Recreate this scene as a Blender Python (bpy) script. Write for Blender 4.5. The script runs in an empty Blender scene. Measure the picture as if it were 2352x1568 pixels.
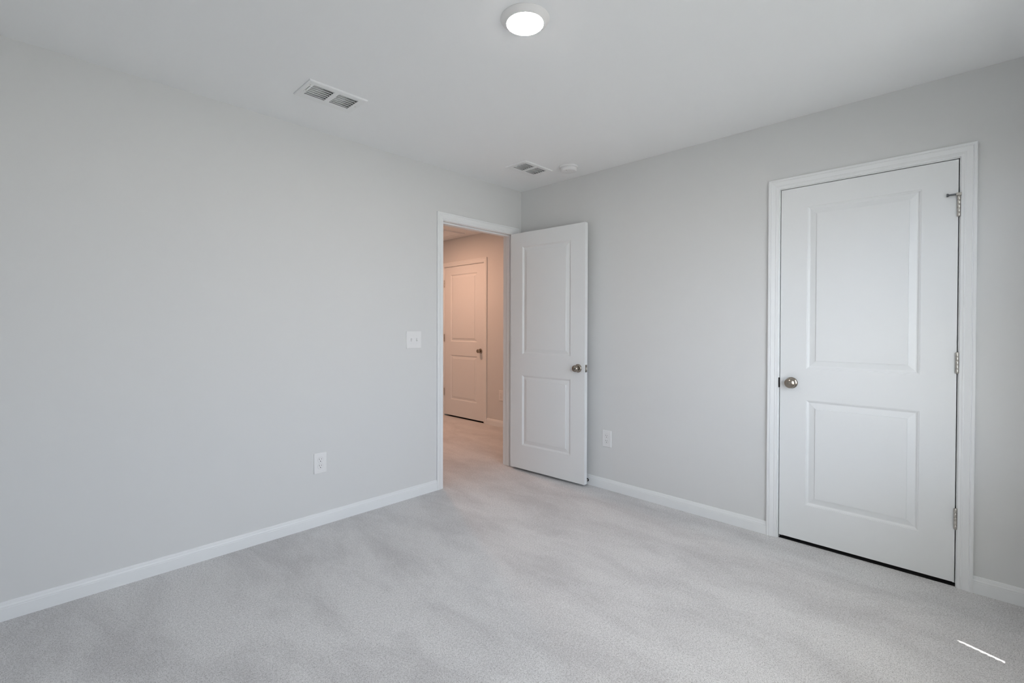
import bpy, bmesh, math
from mathutils import Matrix, Vector

# ------------------------------------------------------------------ camera
S = bpy.context.scene
COL = S.collection
CAM = (-3.09268, -2.90558, 1.23461)
yaw, pitch, roll, FPX, SY = 0.772339, -0.009465, 0.002707, 1088.044, -22.732
fw = Vector((math.cos(yaw) * math.cos(pitch), math.sin(yaw) * math.cos(pitch), math.sin(pitch)))
r0 = Vector((math.sin(yaw), -math.cos(yaw), 0))
u0 = r0.cross(fw)
rr = r0 * math.cos(roll) + u0 * math.sin(roll)
uu = u0 * math.cos(roll) - r0 * math.sin(roll)
cd = bpy.data.cameras.new('camera')
cam = bpy.data.objects.new('camera', cd)
COL.objects.link(cam)
M = Matrix((rr, uu, -fw)).transposed().to_4x4()
M.translation = CAM
cam.matrix_world = M
cd.sensor_width = 36
cd.lens = FPX / 2352 * 36
cd.shift_y = SY / 2352
cd.clip_start = 0.02
S.camera = cam

# ------------------------------------------------------------------ colour management, world, sun, window portal
vs = S.view_settings
vs.view_transform = 'Standard'
vs.look = 'None'
vs.gamma = 1.0
vs.use_curve_mapping = False
vs.exposure = 0.0
S.cycles.use_denoising = True
S.cycles.caustics_reflective = False
S.cycles.caustics_refractive = False
S.cycles.max_bounces = 14
S.cycles.diffuse_bounces = 10
S.cycles.transparent_max_bounces = 16

SKY, GROUND, WORLD_STRENGTH = (0.69, 0.76, 0.86, 1), (0.98, 0.98, 0.955, 1), 9.4
w = bpy.data.worlds.new('sky')
S.world = w
w.use_nodes = True
nt = w.node_tree
nt.nodes.clear()
wo = nt.nodes.new('ShaderNodeOutputWorld')
bg = nt.nodes.new('ShaderNodeBackground')
tc = nt.nodes.new('ShaderNodeTexCoord')
sp = nt.nodes.new('ShaderNodeSeparateXYZ')
mr = nt.nodes.new('ShaderNodeMapRange')
mr.inputs['From Min'].default_value = -0.06
mr.inputs['From Max'].default_value = 0.06
mx = nt.nodes.new('ShaderNodeMixRGB')
mx.inputs[1].default_value = GROUND
mx.inputs[2].default_value = SKY
nt.links.new(tc.outputs['Generated'], sp.inputs[0])
nt.links.new(sp.outputs['Z'], mr.inputs['Value'])
nt.links.new(mr.outputs[0], mx.inputs[0])
nt.links.new(mx.outputs[0], bg.inputs['Color'])
bg.inputs['Strength'].default_value = WORLD_STRENGTH
nt.links.new(bg.outputs[0], wo.inputs[0])

WX0, WX1, WZ0, WZ1 = -2.60, -0.667, 0.62, 2.08      # window opening in the front wall
RX, RY, H, WT = -3.46, -3.28, 2.44, 0.12            # room extent, ceiling height, wall thickness

sd = bpy.data.lights.new('sun', 'SUN')
sd.energy = 14
sd.angle = math.radians(0.53)
sd.color = (1.0, 0.97, 0.92)
sun = bpy.data.objects.new('sun', sd)
COL.objects.link(sun)
sdir = Vector((0.34, 0.94, -2.07))
sun.rotation_euler = sdir.to_track_quat('-Z', 'Y').to_euler()
sun.location = (-2, -6, 5)



def portal(size, loc, d):
    pd = bpy.data.lights.new('window_portal', 'AREA')
    pd.shape = 'RECTANGLE'
    pd.size = size
    pd.size_y = WZ1 - WZ0
    pd.cycles.is_portal = True
    po = bpy.data.objects.new('window_portal', pd)
    COL.objects.link(po)
    po.location = loc
    po.rotation_euler = Vector(d).to_track_quat('-Z', 'Z').to_euler()


portal(WX1 - WX0, ((WX0 + WX1) / 2, RY - WT - 0.005, (WZ0 + WZ1) / 2), (0, 1, 0))


# ------------------------------------------------------------------ materials
def mat(name, col, rough=0.6, metal=0.0, bump=None, spec=None, emit=None):
    m = bpy.data.materials.new(name)
    m.use_nodes = True
    n = m.node_tree.nodes
    b = n['Principled BSDF']
    b.inputs['Base Color'].default_value = (*col, 1)
    b.inputs['Roughness'].default_value = rough
    b.inputs['Metallic'].default_value = metal
    if spec is not None:
        b.inputs['Specular IOR Level'].default_value = spec
    if emit:
        b.inputs['Emission Color'].default_value = (*emit[0], 1)
        b.inputs['Emission Strength'].default_value = emit[1]
    if bump:
        t = n.new('ShaderNodeTexCoord')
        ns = n.new('ShaderNodeTexNoise')
        ns.inputs['Scale'].default_value = bump[0]
        ns.inputs['Detail'].default_value = 3
        bp = n.new('ShaderNodeBump')
        bp.inputs['Strength'].default_value = bump[1]
        bp.inputs['Distance'].default_value = bump[2]
        l = m.node_tree.links
        l.new(t.outputs['Object'], ns.inputs['Vector'])
        l.new(ns.outputs['Fac'], bp.inputs['Height'])
        l.new(bp.outputs[0], b.inputs['Normal'])
    return m


WALL = mat('wall_paint', (0.66, 0.665, 0.662), 0.75, bump=(160, 0.10, 0.0006), spec=0.3)
CEIL = mat('ceiling_paint', (0.84, 0.85, 0.855), 0.9, bump=(120, 0.15, 0.0008), spec=0.2)
TRIM = mat('trim_paint', (0.77, 0.785, 0.79), 0.38)
DOOR = mat('door_paint', (0.75, 0.765, 0.77), 0.42, bump=(90, 0.04, 0.0004))
PLASTIC = mat('white_plastic', (0.76, 0.76, 0.76), 0.35)
SLOT = mat('dark_slot', (0.03, 0.03, 0.03), 0.6)
NICKEL = mat('satin_nickel', (0.37, 0.33, 0.28), 0.22, 1.0)
NICKEL2 = mat('hinge_nickel', (0.54, 0.52, 0.48), 0.32, 1.0)
VENTM = mat('vent_enamel', (0.80, 0.81, 0.81), 0.4)
DUCT = mat('duct_metal', (0.16, 0.17, 0.18), 0.5, 0.6)
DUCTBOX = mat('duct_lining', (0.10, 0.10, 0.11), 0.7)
STRIKE = mat('strike_gap_shade', (0.02, 0.017, 0.016), 0.35)  # shade of the latch gap put into the plate colour
RUBBER = mat('black_rubber', (0.015, 0.015, 0.017), 0.5)
LENS = mat('lamp_lens', (0.9, 0.88, 0.85), 0.4, emit=((1.0, 0.90, 0.86), 110.0))
LENSW = mat('lamp_lens_warm', (0.9, 0.8, 0.7), 0.4, emit=((1.0, 0.57, 0.385), 430.0))
RIM = mat('lamp_rim', (0.80, 0.79, 0.78), 0.4)
DARKROOM = mat('closet_shade', (0.14, 0.13, 0.13), 0.9)  # darkness of the unlit interior put into the colour, keeps door gaps black
VINYL = mat('window_vinyl', (0.8, 0.8, 0.8), 0.35)
SLATM = mat('blind_slat', (0.82, 0.82, 0.80), 0.5)

GLASS = bpy.data.materials.new('window_glass')
GLASS.use_nodes = True
_n = GLASS.node_tree.nodes
_n.clear()
_o = _n.new('ShaderNodeOutputMaterial')
_m = _n.new('ShaderNodeMixShader')
_t = _n.new('ShaderNodeBsdfTransparent')
_g = _n.new('ShaderNodeBsdfGlossy')
_g.inputs['Roughness'].default_value = 0.02
_l = GLASS.node_tree.links
_m.inputs[0].default_value = 0.06
_l.new(_t.outputs[0], _m.inputs[1])
_l.new(_g.outputs[0], _m.inputs[2])
_l.new(_m.outputs[0], _o.inputs[0])


def carpet_material():
    m = bpy.data.materials.new('carpet_pile')
    m.use_nodes = True
    n, l = m.node_tree.nodes, m.node_tree.links
    b = n['Principled BSDF']
    b.inputs['Roughness'].default_value = 0.95
    b.inputs['Specular IOR Level'].default_value = 0.1
    t = n.new('ShaderNodeTexCoord')

    def noise(scale, detail, rough=0.5, dist=0.0, mapping=None):
        s = n.new('ShaderNodeTexNoise')
        s.inputs['Scale'].default_value = scale
        s.inputs['Detail'].default_value = detail
        s.inputs['Roughness'].default_value = rough
        s.inputs['Distortion'].default_value = dist
        if mapping:
            mp = n.new('ShaderNodeMapping')
            mp.inputs['Rotation'].default_value = mapping[0]
            mp.inputs['Scale'].default_value = mapping[1]
            l.new(t.outputs['Object'], mp.inputs[0])
            l.new(mp.outputs[0], s.inputs['Vector'])
        else:
            l.new(t.outputs['Object'], s.inputs['Vector'])
        return s

    def ramp(src, p0, c0, p1, c1):
        r = n.new('ShaderNodeValToRGB')
        r.color_ramp.elements[0].position = p0
        r.color_ramp.elements[0].color = (*c0, 1)
        r.color_ramp.elements[1].position = p1
        r.color_ramp.elements[1].color = (*c1, 1)
        l.new(src, r.inputs[0])
        return r

    def mul(a, bb):
        x = n.new('ShaderNodeMixRGB')
        x.blend_type = 'MULTIPLY'
        x.inputs[0].default_value = 1
        l.new(a, x.inputs[1])
        l.new(bb, x.inputs[2])
        return x

    g1 = noise(300, 3, 0.7, 0.4)                       # tufts
    g2 = noise(115, 4, 0.75)                             # yarn ends
    nap = noise(3.2, 6, 0.66, 0.35, ((0, 0, 0.85), (1.0, 0.42, 1)))   # brushed patches left by the vacuum
    c1 = ramp(g1.outputs['Fac'], 0.33, (0.30, 0.295, 0.295), 0.50, (0.735, 0.73, 0.73))
    c2 = ramp(g2.outputs['Fac'], 0.38, (0.84, 0.84, 0.84), 0.56, (1.03, 1.03, 1.03))
    c3 = ramp(nap.outputs['Fac'], 0.36, (0.86, 0.855, 0.86), 0.58, (1.03, 1.03, 1.03))
    cc = mul(mul(c1.outputs[0], c2.outputs[0]).outputs[0], c3.outputs[0])
    l.new(cc.outputs[0], b.inputs['Base Color'])
    ad = n.new('ShaderNodeMath')
    ad.operation = 'MULTIPLY_ADD'
    ad.inputs[1].default_value = 0.5
    l.new(g2.outputs['Fac'], ad.inputs[0])
    l.new(g1.outputs['Fac'], ad.inputs[2])
    bp = n.new('ShaderNodeBump')
    bp.inputs['Strength'].default_value = 0.55
    bp.inputs['Distance'].default_value = 0.004
    l.new(ad.outputs[0], bp.inputs['Height'])
    l.new(bp.outputs[0], b.inputs['Normal'])
    return m


CARPET = carpet_material()


# ------------------------------------------------------------------ helpers
def link(name, bm, m, parent=None, smooth=False, bevel=0.0, seg=2):
    bmesh.ops.remove_doubles(bm, verts=bm.verts, dist=1e-6)
    bmesh.ops.recalc_face_normals(bm, faces=bm.faces)
    me = bpy.data.meshes.new(name)
    bm.to_mesh(me)
    bm.free()
    me.materials.append(m)
    o = bpy.data.objects.new(name, me)
    COL.objects.link(o)
    if parent:
        o.parent = parent
    if smooth:
        for p in me.polygons:
            p.use_smooth = True
        es = o.modifiers.new('split', 'EDGE_SPLIT')
        es.split_angle = math.radians(38)
    if bevel:
        b = o.modifiers.new('bevel', 'BEVEL')
        b.width = bevel
        b.segments = seg
        b.limit_method = 'ANGLE'
    return o


def tag(o, label=None, cat=None, kind=None, group=None):
    if label:
        o['label'] = label
    if cat:
        o['category'] = cat
    if kind:
        o['kind'] = kind
    if group:
        o['group'] = group
    return o


def frame(origin, u, n):
    """matrix of a wall item: u to the right as seen from the front, v up, n out of the wall"""
    u, n = Vector(u), Vector(n)
    v = n.cross(u)
    m = Matrix((u, v, n)).transposed().to_4x4()
    m.translation = origin
    return m


def empty(name, m):
    o = bpy.data.objects.new(name, None)
    o.empty_display_size = 0.1
    COL.objects.link(o)
    o.matrix_world = m
    return o


ON_LEFT = ((1, 0, 0), (0, -1, 0))       # left wall, facing the room
ON_RIGHT = ((0, -1, 0), (-1, 0, 0))     # right wall and hall wall
ON_CEIL = ((1, 0, 0), (0, 0, -1))


def box(bm, a, b):
    x0, y0, z0 = a
    x1, y1, z1 = b
    v = [bm.verts.new(p) for p in ((x0, y0, z0), (x1, y0, z0), (x1, y1, z0), (x0, y1, z0), (x0, y0, z1), (x1, y0, z1), (x1, y1, z1), (x0, y1, z1))]
    for f in ((0, 3, 2, 1), (4, 5, 6, 7), (0, 1, 5, 4), (1, 2, 6, 5), (2, 3, 7, 6), (3, 0, 4, 7)):
        bm.faces.new([v[i] for i in f])


def B(*ab):
    bm = bmesh.new()
    for a, b in ab:
        box(bm, a, b)
    return bm


def lathe(bm, prof, c=(0, 0, 0), axis='z', n=40, start=None):
    """prof: (radius, height) along the axis"""
    rings = []
    for r, h in prof:
        ring = []
        if r < 1e-6:
            ring = [None]
        for k in range(n if r >= 1e-6 else 1):
            a = 2 * math.pi * k / n
            p = {'z': (r * math.cos(a), r * math.sin(a), h), 'y': (r * math.cos(a), h, r * math.sin(a)), 'x': (h, r * math.cos(a), r * math.sin(a))}[axis]
            q = bm.verts.new((p[0] + c[0], p[1] + c[1], p[2] + c[2]))
            if ring == [None]:
                ring = [q]
            else:
                ring.append(q)
        rings.append(ring)
    for A, Bq in zip(rings, rings[1:]):
        for k in range(n):
            k2 = (k + 1) % n
            vs_ = [A[k % len(A)], A[k2 % len(A)], Bq[k2 % len(Bq)], Bq[k % len(Bq)]]
            u_ = []
            for x in vs_:
                if x not in u_:
                    u_.append(x)
            if len(u_) > 2:
                bm.faces.new(u_)
    return bm


def L(*profs, **k):
    bm = bmesh.new()
    for p in profs:
        lathe(bm, p, **k)
    return bm


def sweep(bm, prof, path, closed_ends=True):
    """prof: (across, out) points; path: list of (origin, across dir, out dir) stations"""
    rows = []
    for o, a, n in path:
        o, a, n = Vector(o), Vector(a), Vector(n)
        rows.append([bm.verts.new(o + a * p + n * q) for p, q in prof])
    for A, Bq in zip(rows, rows[1:]):
        for i in range(len(prof) - 1):
            bm.faces.new((A[i], A[i + 1], Bq[i + 1], Bq[i]))
        bm.faces.new((A[-1], A[0], Bq[0], Bq[-1]))
    if closed_ends:
        bm.faces.new(rows[0])
        bm.faces.new(rows[-1][::-1])
    return bm


CASING = [(0, 0), (0, 0.0075), (0.002, 0.009), (0.011, 0.0095), (0.0125, 0.011), (0.0165, 0.0115), (0.019, 0.0105), (0.026, 0.0125), (0.036, 0.0150),
          (0.0405, 0.0158), (0.042, 0.0138), (0.044, 0.0138), (0.0455, 0.0160), (0.052, 0.0165), (0.0555, 0.0155), (0.057, 0.0135), (0.057, 0)]
SKIRT = [(0, 0), (0, 0.013), (0.053, 0.013), (0.0545, 0.0112), (0.0575, 0.0112), (0.059, 0.0122), (0.064, 0.0105), (0.067, 0.0088), (0.071, 0.0085), (0.0725, 0.0072),
         (0.077, 0.0065), (0.0795, 0.0045), (0.080, 0.0)]


def casing_bm(u0_, u1_, top, z0=-0.003):
    """mitred casing round an opening, in wall coordinates (u, v, n)"""
    bm = bmesh.new()
    n = (0, 0, 1)
    d = 1.0
    sweep(bm, CASING, [((u0_, z0, 0), (-1, 0, 0), n), ((u0_, top, 0), (-d, d, 0), n), ((u1_, top, 0), (d, d, 0), n), ((u1_, z0, 0), (1, 0, 0), n)])
    return bm


def skirt(name, a, b, n, label, z0=-0.002):
    bm = bmesh.new()
    sweep(bm, SKIRT, [((*a, z0), (0, 0, 1), (*n, 0)), ((*b, z0), (0, 0, 1), (*n, 0))])
    return tag(link(name, bm, TRIM), label, 'baseboard', 'structure')


def cells(xs, ys, holes):
    """grid rectangles left after removing holes (x0, y0, x1, y1)"""
    xs, ys = sorted(set(xs)), sorted(set(ys))
    for x0, x1 in zip(xs, xs[1:]):
        for y0, y1 in zip(ys, ys[1:]):
            cx, cy = (x0 + x1) / 2, (y0 + y1) / 2
            if not any(h[0] < cx < h[2] and h[1] < cy < h[3] for h in holes):
                yield x0, y0, x1, y1


def slab(name, m, u0_, u1_, v0, v1, n0, n1, holes, mk):
    """solid slab with rectangular holes; mk maps (u, v, n) to world"""
    bm = bmesh.new()
    v0 = v0 - 0.02 if v0 == 0 else v0
    xs = [u0_, u1_] + [h[0] for h in holes] + [h[2] for h in holes]
    ys = [v0, v1] + [h[1] for h in holes] + [h[3] for h in holes]
    for x0, y0, x1, y1 in cells(xs, ys, holes):
        for nn in (n0, n1):
            bm.faces.new([bm.verts.new(mk(*p)) for p in ((x0, y0, nn), (x1, y0, nn), (x1, y1, nn), (x0, y1, nn))])
    for a0, b0, a1, b1 in [(u0_, v0, u1_, v1)] + list(holes):
        q = ((a0, b0), (a1, b0), (a1, b1), (a0, b1))
        for i in range(4):
            (p0, p1), (q0, q1) = q[i], q[(i + 1) % 4]
            bm.faces.new([bm.verts.new(mk(*p)) for p in ((p0, p1, n0), (q0, q1, n0), (q0, q1, n1), (p0, p1, n1))])
    return link(name, bm, m)


# ------------------------------------------------------------------ room shell
# door openings: bedroom doorway in the left wall, closet in the right wall, hall door
D1A, D1B, D1T = -0.866, -0.097, 2.044
D2A, D2B, D2T = 2.089, 2.853, 2.041          # along -y
D3A, D3B, D3T = -2.401, -1.582, 2.060        # along -y, hall wall
HX, HY0, HY1, HXL = 1.0, WT, 4.3, -1.15      # hall
J = 0.018                                    # jamb board

tag(slab('wall_left', WALL, RX - WT, 2.6, 0, H + 0.05, 0, -WT, [(D1A - J, -0.021, D1B + J, D1T + J)], lambda u, v, n: (u, -n, v)),
    'grey painted wall with the open doorway to the hall', 'wall', 'structure')
tag(slab('wall_right', WALL, 0.0, -RY + WT, 0, H + 0.05, 0, -WT, [(D2A - J, -0.021, D2B + J, D2T + J)], lambda u, v, n: (-n, -u, v)),
    'grey painted wall with the closed closet door', 'wall', 'structure')
tag(slab('wall_front', WALL, RX - WT, 0, 0, H + 0.05, 0, -WT, [(WX0, WZ0, WX1, WZ1)], lambda u, v, n: (u, RY + n, v)),
    'grey painted window wall behind the camera', 'wall', 'structure')
tag(slab('wall_back', WALL, RY, 0, 0, H + 0.05, 0, -WT, [], lambda u, v, n: (RX + n, u, v)),
    'plain grey wall facing the closet door', 'wall', 'structure')
tag(slab('wall_hall', WALL, -HY1, -HY0, 0, H + 0.05, 0, -WT, [(D3A - J, -0.021, D3B + J, D3T + J)], lambda u, v, n: (HX - n, -u, v)),
    'hall wall with the two panel door, lit warm by the hall lamp', 'wall', 'structure')
tag(link('wall_hall_end', B(((HXL - WT, HY1, 0), (HX + WT, HY1 + WT, H + 0.05))), WALL), 'end wall of the hall beyond the doorway', 'wall', 'structure')
tag(link('wall_hall_side', B(((HXL - WT, HY0, 0), (HXL, HY1, H + 0.05))), WALL), 'hall wall opposite the hall door', 'wall', 'structure')
bm = B(((0.70, -3.40, 0), (0.78, -1.6, H)), ((WT, -1.68, 0), (0.70, -1.6, H)), ((WT, -3.40, 0), (0.70, -3.32, H)))
tag(link('wall_closet', bm, DARKROOM), 'inside walls of the dark closet behind its door', 'wall', 'structure')
bm = B(((1.7, 1.4, 0), (1.78, 2.7, H)), ((HX + WT, 1.4, 0), (1.7, 1.48, H)), ((HX + WT, 2.62, 0), (1.7, 2.7, H)))
tag(link('wall_hall_closet', bm, DARKROOM), 'inside walls of the dark room behind the hall door', 'wall', 'structure')

# carpet slab with pile 16 mm proud of sunk floors added to blacken gaps under closed doors
PITS = [(0.004, -3.40, 0.78, -1.60), (HX + 0.004, 1.40, 1.78, 2.70)]
bm = bmesh.new()
X0, Y0, X1, Y1 = RX - WT, RY - WT, 2.6, HY1 + WT
for x0, y0, x1, y1 in cells([X0, X1] + [p[0] for p in PITS] + [p[2] for p in PITS], [Y0, Y1] + [p[1] for p in PITS] + [p[3] for p in PITS], PITS):
    bm.faces.new([bm.verts.new(p) for p in ((x0, y0, 0), (x1, y0, 0), (x1, y1, 0), (x0, y1, 0))])
for x0, y0, x1, y1 in PITS:
    q = ((x0, y0), (x1, y0), (x1, y1), (x0, y1))
    for i in range(4):
        p, r = q[i], q[(i + 1) % 4]
        bm.faces.new([bm.verts.new(t_) for t_ in ((*p, 0), (*r, 0), (*r, -0.02), (*p, -0.02))])
box(bm, (X0, Y0, -0.05), (X1, Y1, -0.021))
tag(link('floor', bm, CARPET), 'light grey cut pile carpet running from the room into the hall', 'floor', 'structure')
for i, (x0, y0, x1, y1) in enumerate(PITS):
    tag(link('floor_closet' if i == 0 else 'floor_hall_closet', B(((x0, y0, -0.0205), (x1, y1, -0.016))), DARKROOM),
        ('sunk dark floor added in the closet to blacken the gap under its door', 'sunk dark floor added behind the hall door to blacken the gap below')[i], 'floor', 'structure')

VENTS = [(-1.969, -0.482), (-0.418, -0.477)]
VH = [(x - 0.137, y - 0.076, x + 0.137, y + 0.076) for x, y in VENTS]
tag(slab('ceiling', CEIL, RX - WT, 2.6, RY - WT, HY1 + WT, 0, 0.02, VH, lambda u, v, n: (u, v, H + n)),
    'smooth light grey painted ceiling', 'ceiling', 'structure')

skirt('baseboard_left', (RX, 0), (-0.9265, 0), (0, -1), 'white baseboard along the wall left of the open doorway')
skirt('baseboard_right', (0, 0), (0, -2.0275), (-1, 0), 'white baseboard between the room corner and the closet door')
skirt('baseboard_corner', (0, -2.9145), (0, RY), (-1, 0), 'short white baseboard beyond the hinge side of the closet door')
skirt('baseboard_front', (RX, RY), (0, RY), (0, 1), 'white baseboard under the window')
skirt('baseboard_back', (RX, RY), (RX, 0), (1, 0), 'white baseboard on the wall facing the closet')
skirt('baseboard_hall', (HX, HY0), (HX, 1.5355), (-1, 0), 'white baseboard in the hall beside the hall door')
skirt('baseboard_hall_far', (HX, 2.4475), (HX, HY1), (-1, 0), 'white baseboard in the hall past the hinge side of the hall door')


# ------------------------------------------------------------------ door trims
def doorway(name, origin, ax, a, b, top, stop_n, label, back_casing=False, strike_left=True, strike_z=0.914):
    """casing with jamb and stop; a, b, top are the jamb faces"""
    c = link(name, casing_bm(a - 0.0045, b + 0.0045, top + 0.0045), TRIM)
    c.matrix_world = frame(origin, *ax)
    tag(c, label, 'door trim', 'structure')
    n0, n1 = 0.0, -WT - 0.002
    j = link('jamb', B(((a - J, -0.003, n1), (a, top, n0)), ((b, -0.003, n1), (b + J, top, n0)), ((a - J, top, n1), (b + J, top + J, n0))), TRIM, c, bevel=0.0012)
    s0, s1 = stop_n
    link('door_stop_strip', B(((a, 0.002, s1), (a + 0.011, top, s0)), ((b - 0.011, 0.002, s1), (b, top, s0)), ((a + 0.011, top - 0.011, s1), (b - 0.011, top, s0))), TRIM, c, bevel=0.002)
    if back_casing:
        bm = casing_bm(a - 0.0045, b + 0.0045, top + 0.0045)
        for v in bm.verts:
            v.co.z = -WT - v.co.z
        link('casing', bm, TRIM, c)
    u_ = a if strike_left else b
    sg = 1 if strike_left else -1
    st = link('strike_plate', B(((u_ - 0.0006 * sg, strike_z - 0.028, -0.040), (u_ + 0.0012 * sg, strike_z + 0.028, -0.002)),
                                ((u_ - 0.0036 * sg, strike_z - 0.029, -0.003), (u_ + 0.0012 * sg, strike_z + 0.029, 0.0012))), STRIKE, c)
    st['label'] = 'strike plate coloured with the shade of the latch gap'
    return c


doorway('trim_1', (0, 0, 0), ON_LEFT, D1A, D1B, D1T, (-0.038, -0.072), 'white casing and jamb of the open doorway to the hall', True, True)
doorway('trim_2', (0, 0, 0), ON_RIGHT, D2A, D2B, D2T, (-0.040, -0.074), 'white casing around the closed closet door', False, True)
doorway('trim_3', (HX, 0, 0), ON_RIGHT, D3A, D3B, D3T, (-0.040, -0.074), 'white casing around the hall door, seen through the doorway', False, False)


# ------------------------------------------------------------------ doors
DT = 0.035
PANEL = [(0, 0), (0.0015, -0.0022), (0.0045, -0.0026), (0.006, -0.0038), (0.0125, -0.0092), (0.016, -0.0096), (0.042, -0.0042), (0.0455, -0.0038), (0.0463, -0.0002)]


def door_bm(wd, z0, z1, rails, stile=0.133):
    """moulded two panel leaf: u 0..wd, front face at n = 0, back at n = -DT"""
    bm = bmesh.new()
    xs = [0, stile, wd - stile, wd]
    zs = [z0] + list(rails) + [z1]
    for side in (0, 1):
        def P(x, z, d):
            return bm.verts.new((x, z, d if side == 0 else -DT - d))
        for i in range(3):
            for k in range(5):
                if i == 1 and k in (1, 3):
                    prev = None
                    for off, d in PANEL:
                        x0, x1, a, b = xs[1] + off, xs[2] - off, zs[k] + off, zs[k + 1] - off
                        ring = [(x0, a, d), (x1, a, d), (x1, b, d), (x0, b, d)]
                        if prev:
                            for q in range(4):
                                bm.faces.new([P(*prev[q]), P(*prev[(q + 1) % 4]), P(*ring[(q + 1) % 4]), P(*ring[q])])
                        prev = ring
                    bm.faces.new([P(*p) for p in prev])
                else:
                    bm.faces.new([P(*p) for p in ((xs[i], zs[k], 0), (xs[i + 1], zs[k], 0), (xs[i + 1], zs[k + 1], 0), (xs[i], zs[k + 1], 0))])
    for k in range(5):
        for x in (0, wd):
            bm.faces.new([bm.verts.new(p) for p in ((x, zs[k], 0), (x, zs[k + 1], 0), (x, zs[k + 1], -DT), (x, zs[k], -DT))])
    for i in range(3):
        for z in (z0, z1):
            bm.faces.new([bm.verts.new(p) for p in ((xs[i], z, 0), (xs[i + 1], z, 0), (xs[i + 1], z, -DT), (xs[i], z, -DT))])
    return bm


ROSE = [(0.0, 0.0), (0.0325, 0.0), (0.0325, 0.003), (0.031, 0.0065), (0.026, 0.0095), (0.017, 0.0115), (0.0, 0.0115)]
KNOB = [(0.0115, 0.010), (0.0115, 0.020), (0.0125, 0.024), (0.0165, 0.028), (0.0225, 0.033), (0.0258, 0.040), (0.0262, 0.046), (0.0245, 0.052), (0.0195, 0.0575), (0.0125, 0.0605), (0.0, 0.0620)]


FLAT_KNOB = [(0.0125, 0.010), (0.0125, 0.016), (0.0150, 0.019), (0.0210, 0.022), (0.0265, 0.026), (0.0290, 0.031), (0.0292, 0.035), (0.0275, 0.040), (0.0220, 0.0445), (0.0130, 0.0480), (0.0, 0.0505)]


def knob(parent, u_, z, n0, sgn=1, privacy=False, shape=KNOB):
    def fl(p):
        return [(r, n0 + sgn * h) for r, h in p]
    k = link('knob', L(fl(shape), c=(u_, z, 0)), NICKEL, parent, smooth=True)
    k['label'] = 'satin nickel round door knob'
    link('rose', L(fl(ROSE), c=(u_, z, 0)), NICKEL, k, smooth=True)
    if privacy:
        link('keyhole_ring', L(fl([(0.0, 0.0612), (0.0095, 0.0612), (0.0095, 0.0618), (0.0, 0.0618)]), c=(u_, z, 0), n=28), SLOT, k, smooth=True)
        link('keyhole_plug', L(fl([(0.0062, 0.061), (0.0062, 0.0634), (0.005, 0.064), (0.0022, 0.064), (0.0018, 0.0622), (0.0, 0.0622)]), c=(u_, z, 0), n=24), NICKEL, k, smooth=True)
    return k


def hinge(parent, u_, zc, n=0.0065, stop=False, hh=0.0485):
    g = 0.0008
    seg = 2 * hh / 5
    bm = bmesh.new()
    for k in range(5):
        a = zc - hh + k * seg
        lathe(bm, [(0, a + g), (0.0062, a + g), (0.0066, a + g + 0.0006), (0.0066, a + seg - g - 0.0006), (0.0062, a + seg - g), (0, a + seg - g)], c=(u_, 0, n), axis='y', n=18)
    lathe(bm, [(0, zc - hh - 0.002), (0.004, zc - hh - 0.002), (0.0055, zc - hh), (0, zc - hh)], c=(u_, 0, n), axis='y', n=18)
    lathe(bm, [(0, zc + hh), (0.0058, zc + hh), (0.0050, zc + hh + 0.003), (0, zc + hh + 0.003)], c=(u_, 0, n), axis='y', n=18)
    lathe(bm, [(0, zc - hh), (0.0045, zc - hh), (0.0045, zc + hh), (0, zc + hh)], c=(u_, 0, n), axis='y', n=18)
    box(bm, (u_ - 0.0015, zc - hh, -0.028), (u_ + 0.0015, zc + hh, n))
    h = link('hinge', bm, NICKEL2, parent, smooth=True)
    h['label'] = 'satin nickel butt hinge'
    if stop:
        zt = zc + hh + 0.004
        b = B(((u_ - 0.010, zt - 0.004, n - 0.008), (u_ + 0.009, zt + 0.009, n + 0.010)))
        p = link('pin_stop', b, NICKEL2, h, bevel=0.0015)
        p['label'] = 'hinge pin door stop'
        bm = L([(0, -0.038), (0.0042, -0.038), (0.0042, -0.010), (0, -0.010)], c=(u_, zt + 0.0025, n + 0.006), axis='x', n=16)
        lathe(bm, [(0, -0.044), (0.008, -0.044), (0.008, -0.038), (0.004, -0.034), (0, -0.034)], c=(u_, zt + 0.0025, n + 0.004), axis='x', n=16)
        link('stop_arm', bm, DUCT, h, smooth=True)
    return h


def latch(parent, u_, z, sgn, n=-DT / 2):
    t = link('latch_plate', B(((u_ - 0.0008 * sgn, z - 0.0285, n - 0.0125), (u_ + 0.0008 * sgn, z + 0.0285, n + 0.0125))), NICKEL, parent)
    t['label'] = 'nickel latch face plate'
    bm = B(((u_, z - 0.009, n - 0.007), (u_ + 0.011 * sgn, z + 0.009, n + 0.007)))
    for v in bm.verts:
        if abs(v.co.x - (u_ + 0.011 * sgn)) < 1e-6 and v.co.z > n:
            v.co.x -= 0.008 * sgn
    link('latch_bolt', bm, NICKEL2, t)
    link('plate_screw', L([(0, 0), (0.0035, 0), (0.0035, 0.0012), (0, 0.0012)], [(0, 0.0), (0, 0.0)], c=(u_ + 0.0004 * sgn, z - 0.021, n), axis='x', n=14), DUCT, t)
    return t


RAILS = (0.226, 0.824, 1.003, 1.921)

# open bedroom door: pin on the room side of the right jamb, swung a little past square
PIN = Vector((-0.0975, -0.0068, 0))
OPEN = math.radians(92.75)
d1 = empty('door_1', Matrix.Identity(4))
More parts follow.
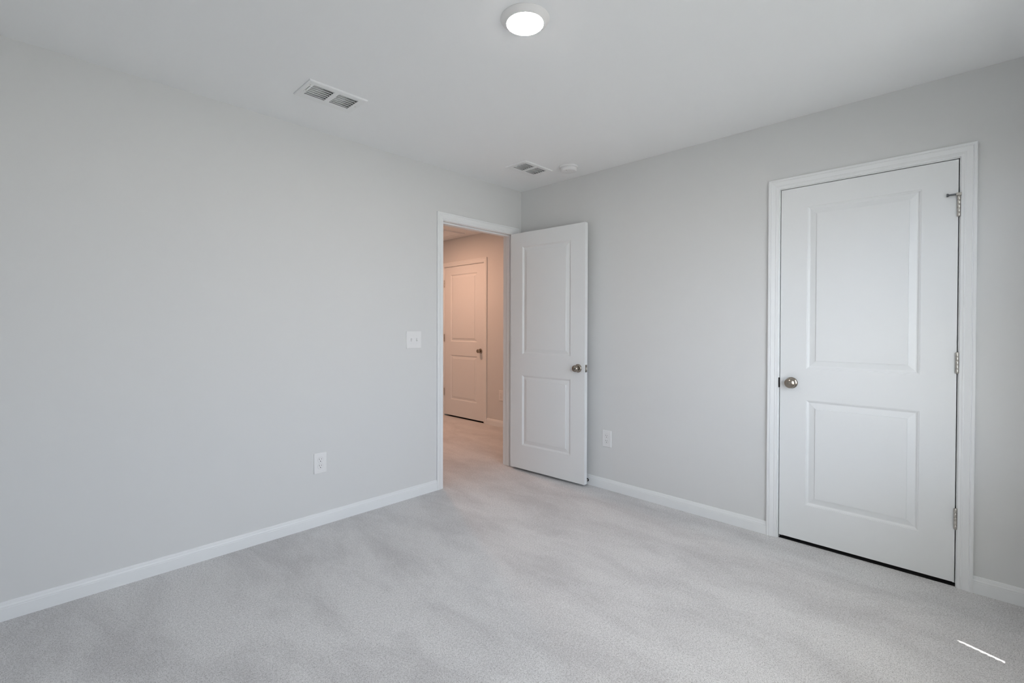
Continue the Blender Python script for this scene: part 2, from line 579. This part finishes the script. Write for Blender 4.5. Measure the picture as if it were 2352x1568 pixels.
# leaf closed in wall coordinates: hinge edge right; front (n=0) = hall face after the flip
u_dir = Vector((-math.sin(OPEN - math.pi / 2) * -1, -math.cos(OPEN - math.pi / 2), 0))     # from hinge to free edge, leaning towards the wall
n_dir = Vector((u_dir.y, -u_dir.x, 0))                                                     # out of the visible face
orig = PIN + n_dir * 0.042 + u_dir * 0.003
d1.matrix_world = Matrix((u_dir, Vector((0, 0, 1)), n_dir)).transposed().to_4x4()
d1.matrix_world.translation = orig
m_ = Matrix((u_dir, Vector((0, 0, 1)), n_dir)).transposed().to_4x4()
m_.translation = orig
d1.matrix_world = m_
tag(d1, 'white two panel door standing open into the room beside the corner', 'door', 'structure')
link('door_leaf', door_bm(0.762, 0.022, 2.040, RAILS), DOOR, d1)
knob(d1, 0.702, 0.917, 0.0, 1, True)
knob(d1, 0.702, 0.917, -DT, -1).name = 'knob'
latch(d1, 0.762, 0.917, 1)
for z in (0.33, 1.07, 1.82):
    h = hinge(d1, -0.003, z, n=-DT - 0.0065)

# closet door
d2 = empty('door_2', frame((0, 0, 0), *ON_RIGHT))
tag(d2, 'white two panel closet door, closed, in the wall of the room', 'door', 'structure')
bm = door_bm(0.7560, 0.020, 2.0370, RAILS)
bm.transform(Matrix.Translation((D2A + 0.0042, 0, -0.0015)))
link('door_leaf', bm, DOOR, d2)
knob(d2, D2A + 0.0635, 0.917, -0.0015, shape=FLAT_KNOB)
latch(d2, D2A + 0.0042, 0.917, -1)
hinge(d2, D2B - 0.0015, 1.8145, stop=True)
hinge(d2, D2B - 0.0015, 1.069)
hinge(d2, D2B - 0.0015, 0.326)

# hall door
d3 = empty('door_3', frame((HX, 0, 0), *ON_RIGHT))
tag(d3, 'warm lit closed two panel door in the hall, seen through the doorway', 'door', 'structure')
bm = door_bm(0.812, 0.020, 2.0565, (0.240, 0.850, 1.036, 1.949))
bm.transform(Matrix.Translation((D3A + 0.0035, 0, -0.0015)))
link('door_leaf', bm, DOOR, d3)
knob(d3, D3B - 0.0650, 0.925, -0.0015)
latch(d3, D3B - 0.0035, 0.925, 1)
for z in (0.332, 1.085, 1.834):
    hinge(d3, D3A + 0.0015, z)


# ------------------------------------------------------------------ wall plates
def rounded_plate(bm, hw, hh, t, r=0.004):
    rows = []
    for o, n in ((0, 0), (0, t - 0.0028), (0.0007, t - 0.0012), (0.0022, t - 0.0002), (0.0035, t)):
        row = []
        for sx, sy in ((1, 1), (-1, 1), (-1, -1), (1, -1)):
            a0 = math.atan2(sy, sx) - math.pi / 4
            for k in range(4):
                a = a0 + k * math.pi / 6
                row.append(bm.verts.new((sx * (hw - r) + math.cos(a) * max(r - o, 0.0004), sy * (hh - r) + math.sin(a) * max(r - o, 0.0004), n)))
        rows.append(row)
    for A, Bq in zip(rows, rows[1:]):
        for k in range(16):
            bm.faces.new((A[k], A[(k + 1) % 16], Bq[(k + 1) % 16], Bq[k]))
    bm.faces.new(rows[-1])
    bm.faces.new(rows[0][::-1])
    return bm


def screw(parent, x, y, n):
    s = link('screw', L([(0, n - 0.001), (0.0032, n - 0.001), (0.0030, n + 0.0008), (0.0022, n + 0.0012), (0, n + 0.0013)], c=(x, y, 0), n=16), PLASTIC, parent, smooth=True)
    return s


def receptacle(parent, y, t):
    # round sided face with flat top and bottom
    bm = bmesh.new()
    pts = []
    R, F = 0.0172, 0.0142
    for k in range(48):
        a = 2 * math.pi * k / 48
        pts.append((R * math.cos(a), max(-F, min(F, R * math.sin(a)))))
    rows = [[bm.verts.new((px * s, y + py * s, n)) for px, py in pts] for s, n in ((1.0, t - 0.0012), (1.0, t + 0.0006), (0.965, t + 0.0012))]
    for A, Bq in zip(rows, rows[1:]):
        for k in range(48):
            bm.faces.new((A[k], A[(k + 1) % 48], Bq[(k + 1) % 48], Bq[k]))
    bm.faces.new(rows[-1])
    r = link('receptacle', bm, PLASTIC, parent)
    link('seam', L([(0.0172, t - 0.001), (0.0172, t + 0.00015), (0.0180, t + 0.00015), (0.0180, t - 0.001)], c=(0, y, 0), n=40), mat_seam, r)
    f = t + 0.0011
    link('slot', B(((-0.0075, y + 0.0010, f), (-0.0053, y + 0.0095, f + 0.0003))), SLOT, r)
    link('slot', B(((0.0053, y + 0.0020, f), (0.0075, y + 0.0088, f + 0.0003))), SLOT, r)
    link('ground_hole', L([(0, f), (0.0029, f), (0.0029, f + 0.0003), (0, f + 0.0003)], c=(0, y - 0.0075, 0), n=18), SLOT, r)
    return r


mat_tog = mat('toggle_slot', (0.60, 0.60, 0.61), 0.5)
mat_seam = mat('plate_seam', (0.45, 0.45, 0.46), 0.6)


def outlet(origin, ax, label):
    o = empty('outlet', frame(origin, *ax))
    tag(o, label, 'outlet', group='duplex outlets on the walls')
    t = 0.006
    link('plate', rounded_plate(bmesh.new(), 0.0395, 0.0632, t), PLASTIC, o)
    receptacle(o, 0.0195, t)
    receptacle(o, -0.0195, t)
    screw(o, 0, 0, t)
    return o


outlet((-1.819, 0, 0.387), ON_LEFT, 'white duplex outlet low on the wall left of the open doorway')
outlet((0, -0.9085, 0.386), ON_RIGHT, 'white duplex outlet low on the wall between open door and closet door')
outlet((HX, 1.2625, 0.388), ON_RIGHT, 'warm lit outlet plate in the hall, beside the hall door')

sw = empty('light_switch', frame((-1.1325, 0, 1.141), *ON_LEFT))
tag(sw, 'white double toggle light switch plate on the wall beside the open doorway', 'light switch')
t = 0.006
link('plate', rounded_plate(bmesh.new(), 0.0632, 0.0620, t), PLASTIC, sw)
for x, up in ((-0.023, 1), (0.023, -1)):
    tg = B(((-0.0047, -0.0115, t - 0.001), (0.0047, 0.0115, t + 0.0006)))
    col_ = link('toggle', tg, mat_tog, sw)
    col_.location = (x, 0, 0)
    bm = bmesh.new()
    v = [bm.verts.new(p) for p in ((-0.0042, -0.0055, 0), (0.0042, -0.0055, 0), (0.0042, 0.0055, 0), (-0.0042, 0.0055, 0),
                                   (-0.0034, 0.0065, 0.013), (0.0034, 0.0065, 0.013), (0.0034, 0.0112, 0.011), (-0.0034, 0.0112, 0.011))]
    for f in ((0, 3, 2, 1), (4, 5, 6, 7), (0, 1, 5, 4), (1, 2, 6, 5), (2, 3, 7, 6), (3, 0, 4, 7)):
        bm.faces.new([v[i] for i in f])
    if up < 0:
        bm.transform(Matrix.Rotation(math.pi, 4, 'Z'))
    bm.transform(Matrix.Translation((0, 0, t)))
    lv = link('toggle_lever', bm, PLASTIC, col_, bevel=0.0008)
for x in (-0.023, 0.023):
    for y in (-0.030, 0.030):
        screw(sw, x, y, t)


# ------------------------------------------------------------------ ceiling registers
def ceiling_vent(x, y, label):
    """v points towards -y on the ceiling, n points down"""
    o = empty('ceiling_vent', frame((x, y, H), *ON_CEIL))
    tag(o, label, 'vent', group='white ceiling registers')
    hw, hh = 0.153, 0.1035
    bm = bmesh.new()
    banks = [(-0.120, -0.014), (0.010, 0.116)]
    b0, b1 = -0.057, 0.071
    holes = [(p, b0, q, b1) for p, q in banks] + [(-0.1335, -0.016, -0.1285, 0.048)]
    # pressed face with sloping rim
    fx, fy, t = hw - 0.0035, hh - 0.0035, 0.0085
    xs = [-fx, fx] + [h[0] for h in holes] + [h[2] for h in holes]
    ys = [-fy, fy] + [h[1] for h in holes] + [h[3] for h in holes]
    for x0, y0, x1, y1 in cells(xs, ys, holes):
        bm.faces.new([bm.verts.new(p) for p in ((x0, y0, t), (x1, y0, t), (x1, y1, t), (x0, y1, t))])
    for a0, c0, a1, c1 in holes:
        q = ((a0, c0), (a1, c0), (a1, c1), (a0, c1))
        for i in range(4):
            p, r = q[i], q[(i + 1) % 4]
            bm.faces.new([bm.verts.new(s) for s in ((*p, t), (*r, t), (*r, t - 0.004), (*p, t - 0.004))])
    ring0 = [(-fx, -fy, t), (fx, -fy, t), (fx, fy, t), (-fx, fy, t)]
    ring1 = [(-hw, -hh, 0.0052), (hw, -hh, 0.0052), (hw, hh, 0.0052), (-hw, hh, 0.0052)]
    ring2 = [(-hw, -hh, -0.0003), (hw, -hh, -0.0003), (hw, hh, -0.0003), (-hw, hh, -0.0003)]
    for A, Bq in ((ring0, ring1), (ring1, ring2)):
        for i in range(4):
            bm.faces.new([bm.verts.new(p) for p in (A[i], A[(i + 1) % 4], Bq[(i + 1) % 4], Bq[i])])
    link('frame', bm, VENTM, o)
    n_s = 6
    pit = (b1 - b0) / n_s
    for p, q in banks:
        for k in range(n_s):
            yc = b0 + (k + 0.5) * pit - 0.0055
            sl = bmesh.new()
            prof = [(-0.0040, -0.0055), (0.0010, -0.0015), (0.0050, 0.0030), (0.0075, 0.0078), (0.0086, 0.0074), (0.0062, 0.0022), (0.0020, -0.0025), (-0.0032, -0.0066)]
            sweep(sl, prof, [((p, yc, 0), (0, 1, 0), (0, 0, 1)), ((q, yc, 0), (0, 1, 0), (0, 0, 1))])
            link('slat', sl, VENTM, o)
        # damper blade, slanting away from the face
        dm = bmesh.new()
        sweep(dm, [(0, 0), (0.082, -0.016), (0.082, -0.0175), (0, -0.0015)], [((p - 0.002, b0, -0.008), (1, 0, 0), (0, 0, 1)), ((p - 0.002, b1, -0.008), (1, 0, 0), (0, 0, 1))])
        link('damper', dm, VENTM, o)
    lv = link('damper_lever', B(((-0.1325, -0.012, -0.012), (-0.1295, -0.005, 0.017)), ((-0.137, -0.012, 0.0125), (-0.125, -0.005, 0.017))), VENTM, o, bevel=0.0008)
    dx, dy, dz = 0.1365, 0.0755, -0.2
    link('duct_box', B(((-dx, -dy, dz), (dx, dy, dz + 0.002)), ((-dx, -dy, dz), (-dx + 0.0015, dy, -0.001)), ((dx - 0.0015, -dy, dz), (dx, dy, -0.001)),
                       ((-dx, -dy, dz), (dx, -dy + 0.0015, -0.001)), ((-dx, dy - 0.0015, dz), (dx, dy, -0.001))), DUCTBOX, o)
    for sx in (-1, 1):
        link('screw', L([(0, t - 0.0005), (0.0035, t - 0.0005), (0.003, t + 0.0008), (0, t + 0.0012)], c=(sx * 0.1340, 0.062 if sx < 0 else 0.0, 0), n=14), NICKEL2, o)
    return o


ceiling_vent(*VENTS[0], 'white ceiling register above the middle of the long wall, away from the corner')
ceiling_vent(*VENTS[1], 'white ceiling register near the corner, beside the smoke detector')


# ------------------------------------------------------------------ ceiling lamps and smoke detector
def ceiling_lamp(x, y, lens, label):
    o = empty('ceiling_light', frame((x, y, H), *ON_CEIL))
    tag(o, label, 'ceiling light')
    link('rim', L([(0.0, 0.0), (0.0955, 0.0), (0.0960, 0.0012), (0.0953, 0.0026), (0.0880, 0.0082), (0.0800, 0.0142), (0.0755, 0.0176), (0.0725, 0.0196), (0.0714, 0.0180), (0.0, 0.0180)], n=72), RIM, o, smooth=True)
    link('lens', L([(0.0, 0.0182), (0.0714, 0.0182), (0.0714, 0.0198), (0.0700, 0.0209), (0.0650, 0.0222), (0.0550, 0.0232), (0.0300, 0.0242), (0.0, 0.0246)], n=72), lens, o, smooth=True)
    return o


ceiling_lamp(-1.722, -1.637, LENS, 'glowing round flush ceiling light in the middle of the room')
ceiling_lamp(0.0, 1.85, LENSW, 'warm round flush ceiling light in the hall')

sm = empty('smoke_detector', frame((-0.2415, -0.7165, H), *ON_CEIL))
tag(sm, 'round white smoke detector on the ceiling beside a register', 'smoke detector')
link('base_plate', L([(0, 0), (0.0700, 0), (0.0710, 0.002), (0.0700, 0.010), (0.066, 0.0125), (0.060, 0.013), (0, 0.013)], n=64), PLASTIC, sm, smooth=True)
link('cover', L([(0.0575, 0.012), (0.0575, 0.016), (0.0622, 0.0165), (0.0630, 0.020), (0.0615, 0.030), (0.058, 0.0350), (0.052, 0.0375), (0.040, 0.0385), (0, 0.0390)], n=64), PLASTIC, sm, smooth=True)
tb = link('test_button', L([(0, 0.0385), (0.017, 0.0385), (0.0165, 0.0402), (0.012, 0.0412), (0, 0.0415)], c=(-0.012, -0.020, 0), n=32), PLASTIC, sm, smooth=True)
link('alarm_slot', B(((-0.046, 0.010, 0.0380), (-0.034, 0.013, 0.0387))), SLOT, sm)


# ------------------------------------------------------------------ attic hatch in the hall, spring door stop
ha = empty('attic_hatch', frame((0.5275, 2.22, H), *ON_CEIL))
tag(ha, 'white framed attic hatch in the hall ceiling', 'hatch')
hx, hy = 0.3255, 0.425
bm = bmesh.new()
q = [(-hx, -hy), (hx, -hy), (hx, hy), (-hx, hy), (-hx, -hy)]
dirs = [(1, 1), (-1, 1), (-1, -1), (1, -1), (1, 1)]
sweep(bm, [(0, 0), (0, 0.014), (0.006, 0.015), (0.030, 0.012), (0.038, 0.009), (0.038, 0)], [((*p, 0), (*d, 0), (0, 0, 1)) for p, d in zip(q, dirs)], closed_ends=False)
link('hatch_frame', bm, TRIM, ha)
link('hatch_panel', B(((-hx + 0.036, -hy + 0.036, 0), (hx - 0.036, hy - 0.036, 0.004))), CEIL, ha)

ds = empty('door_stop', frame((-0.013, -0.740, 0.036), *ON_RIGHT))
tag(ds, 'small spring door stop on the baseboard behind the open door', 'door stop')
link('mount', L([(0, 0), (0.0125, 0), (0.013, 0.001), (0.0115, 0.004), (0.006, 0.006), (0, 0.006)], n=24), RUBBER, ds, smooth=True)
bm = bmesh.new()
turns, rad, wire, ln = 9, 0.0062, 0.0013, 0.040
N = turns * 14
rows = []
for i in range(N + 1):
    a = 2 * math.pi * turns * i / N
    z = 0.005 + ln * i / N
    c = Vector((rad * math.cos(a), rad * math.sin(a), z))
    er = Vector((math.cos(a), math.sin(a), 0))
    ez = Vector((0, 0, 1))
    rows.append([bm.verts.new(c + er * wire * math.cos(t_) + ez * wire * math.sin(t_)) for t_ in [k * math.pi / 3 for k in range(6)]])
for A, Bq in zip(rows, rows[1:]):
    for k in range(6):
        bm.faces.new((A[k], A[(k + 1) % 6], Bq[(k + 1) % 6], Bq[k]))
link('spring', bm, NICKEL2, ds, smooth=True)
link('bumper', L([(0, 0.044), (0.0070, 0.044), (0.0078, 0.046), (0.0075, 0.053), (0.005, 0.0555), (0, 0.056)], n=24), PLASTIC, ds, smooth=True)

# ------------------------------------------------------------------ window with blind behind the camera, eave outside
TILT = math.radians(20)        # slats turned down towards the room


def window(name, m, hw, label, gap):
    """u along the wall as seen from the room, v up, n into the room"""
    wn = empty(name, m)
    tag(wn, label, 'window', 'structure')
    hh = (WZ1 - WZ0) / 2
    fr = 0.045
    n0, n1 = -WT, -WT + 0.05
    link('window_frame', B(((-hw, -hh, n0), (-hw + 0.002, hh, n1)), ((hw - 0.009, -hh, n0), (hw, hh, n1)), ((-hw, -hh, n0), (hw, -hh + 0.012, n1)), ((-hw, hh - fr, n0), (hw, hh, n1)),
                           ((-hw, -0.02, n0 + 0.01), (hw, 0.02, n1 - 0.01))), VINYL, wn)
    bm = bmesh.new()
    bm.faces.new([bm.verts.new(p) for p in ((-hw, -hh, n0 + 0.02), (hw, -hh, n0 + 0.02), (hw, hh, n0 + 0.02), (-hw, hh, n0 + 0.02))])
    link('pane', bm, GLASS, wn)
    bm = bmesh.new()
    z = -hh + 0.02
    while z < hh - 0.05:
        sl = bmesh.new()
        box(sl, (-hw + gap, -0.00125, -0.025), (hw - 0.008, 0.00125, 0.025))
        sl.transform(Matrix.Translation((0, z, -0.043)) @ Matrix.Rotation(TILT, 4, 'X'))
        me_ = bpy.data.meshes.new('tmp')
        sl.to_mesh(me_)
        sl.free()
        bm.from_mesh(me_)
        bpy.data.meshes.remove(me_)
        z += 0.043
    box(bm, (-hw + 0.008, hh - 0.05, -0.070), (hw - 0.008, hh, -0.012))
    link('blind', bm, SLATM, wn)


# as seen from inside the front wall runs towards -x
window('window_1', frame(((WX0 + WX1) / 2, RY, (WZ0 + WZ1) / 2), (-1, 0, 0), (0, 1, 0)), (WX1 - WX0) / 2, 'white vinyl window with an open slat blind, behind the camera', 0.030)
tag(link('trim_4', B(((-6, -4.013, 2.50), (4, RY - WT, 2.60))), TRIM), 'white roof eave outside above the window', 'eave', 'structure')

# ------------------------------------------------------------------ nothing here is duplicated by operators; all transforms are final
bpy.context.view_layer.update()
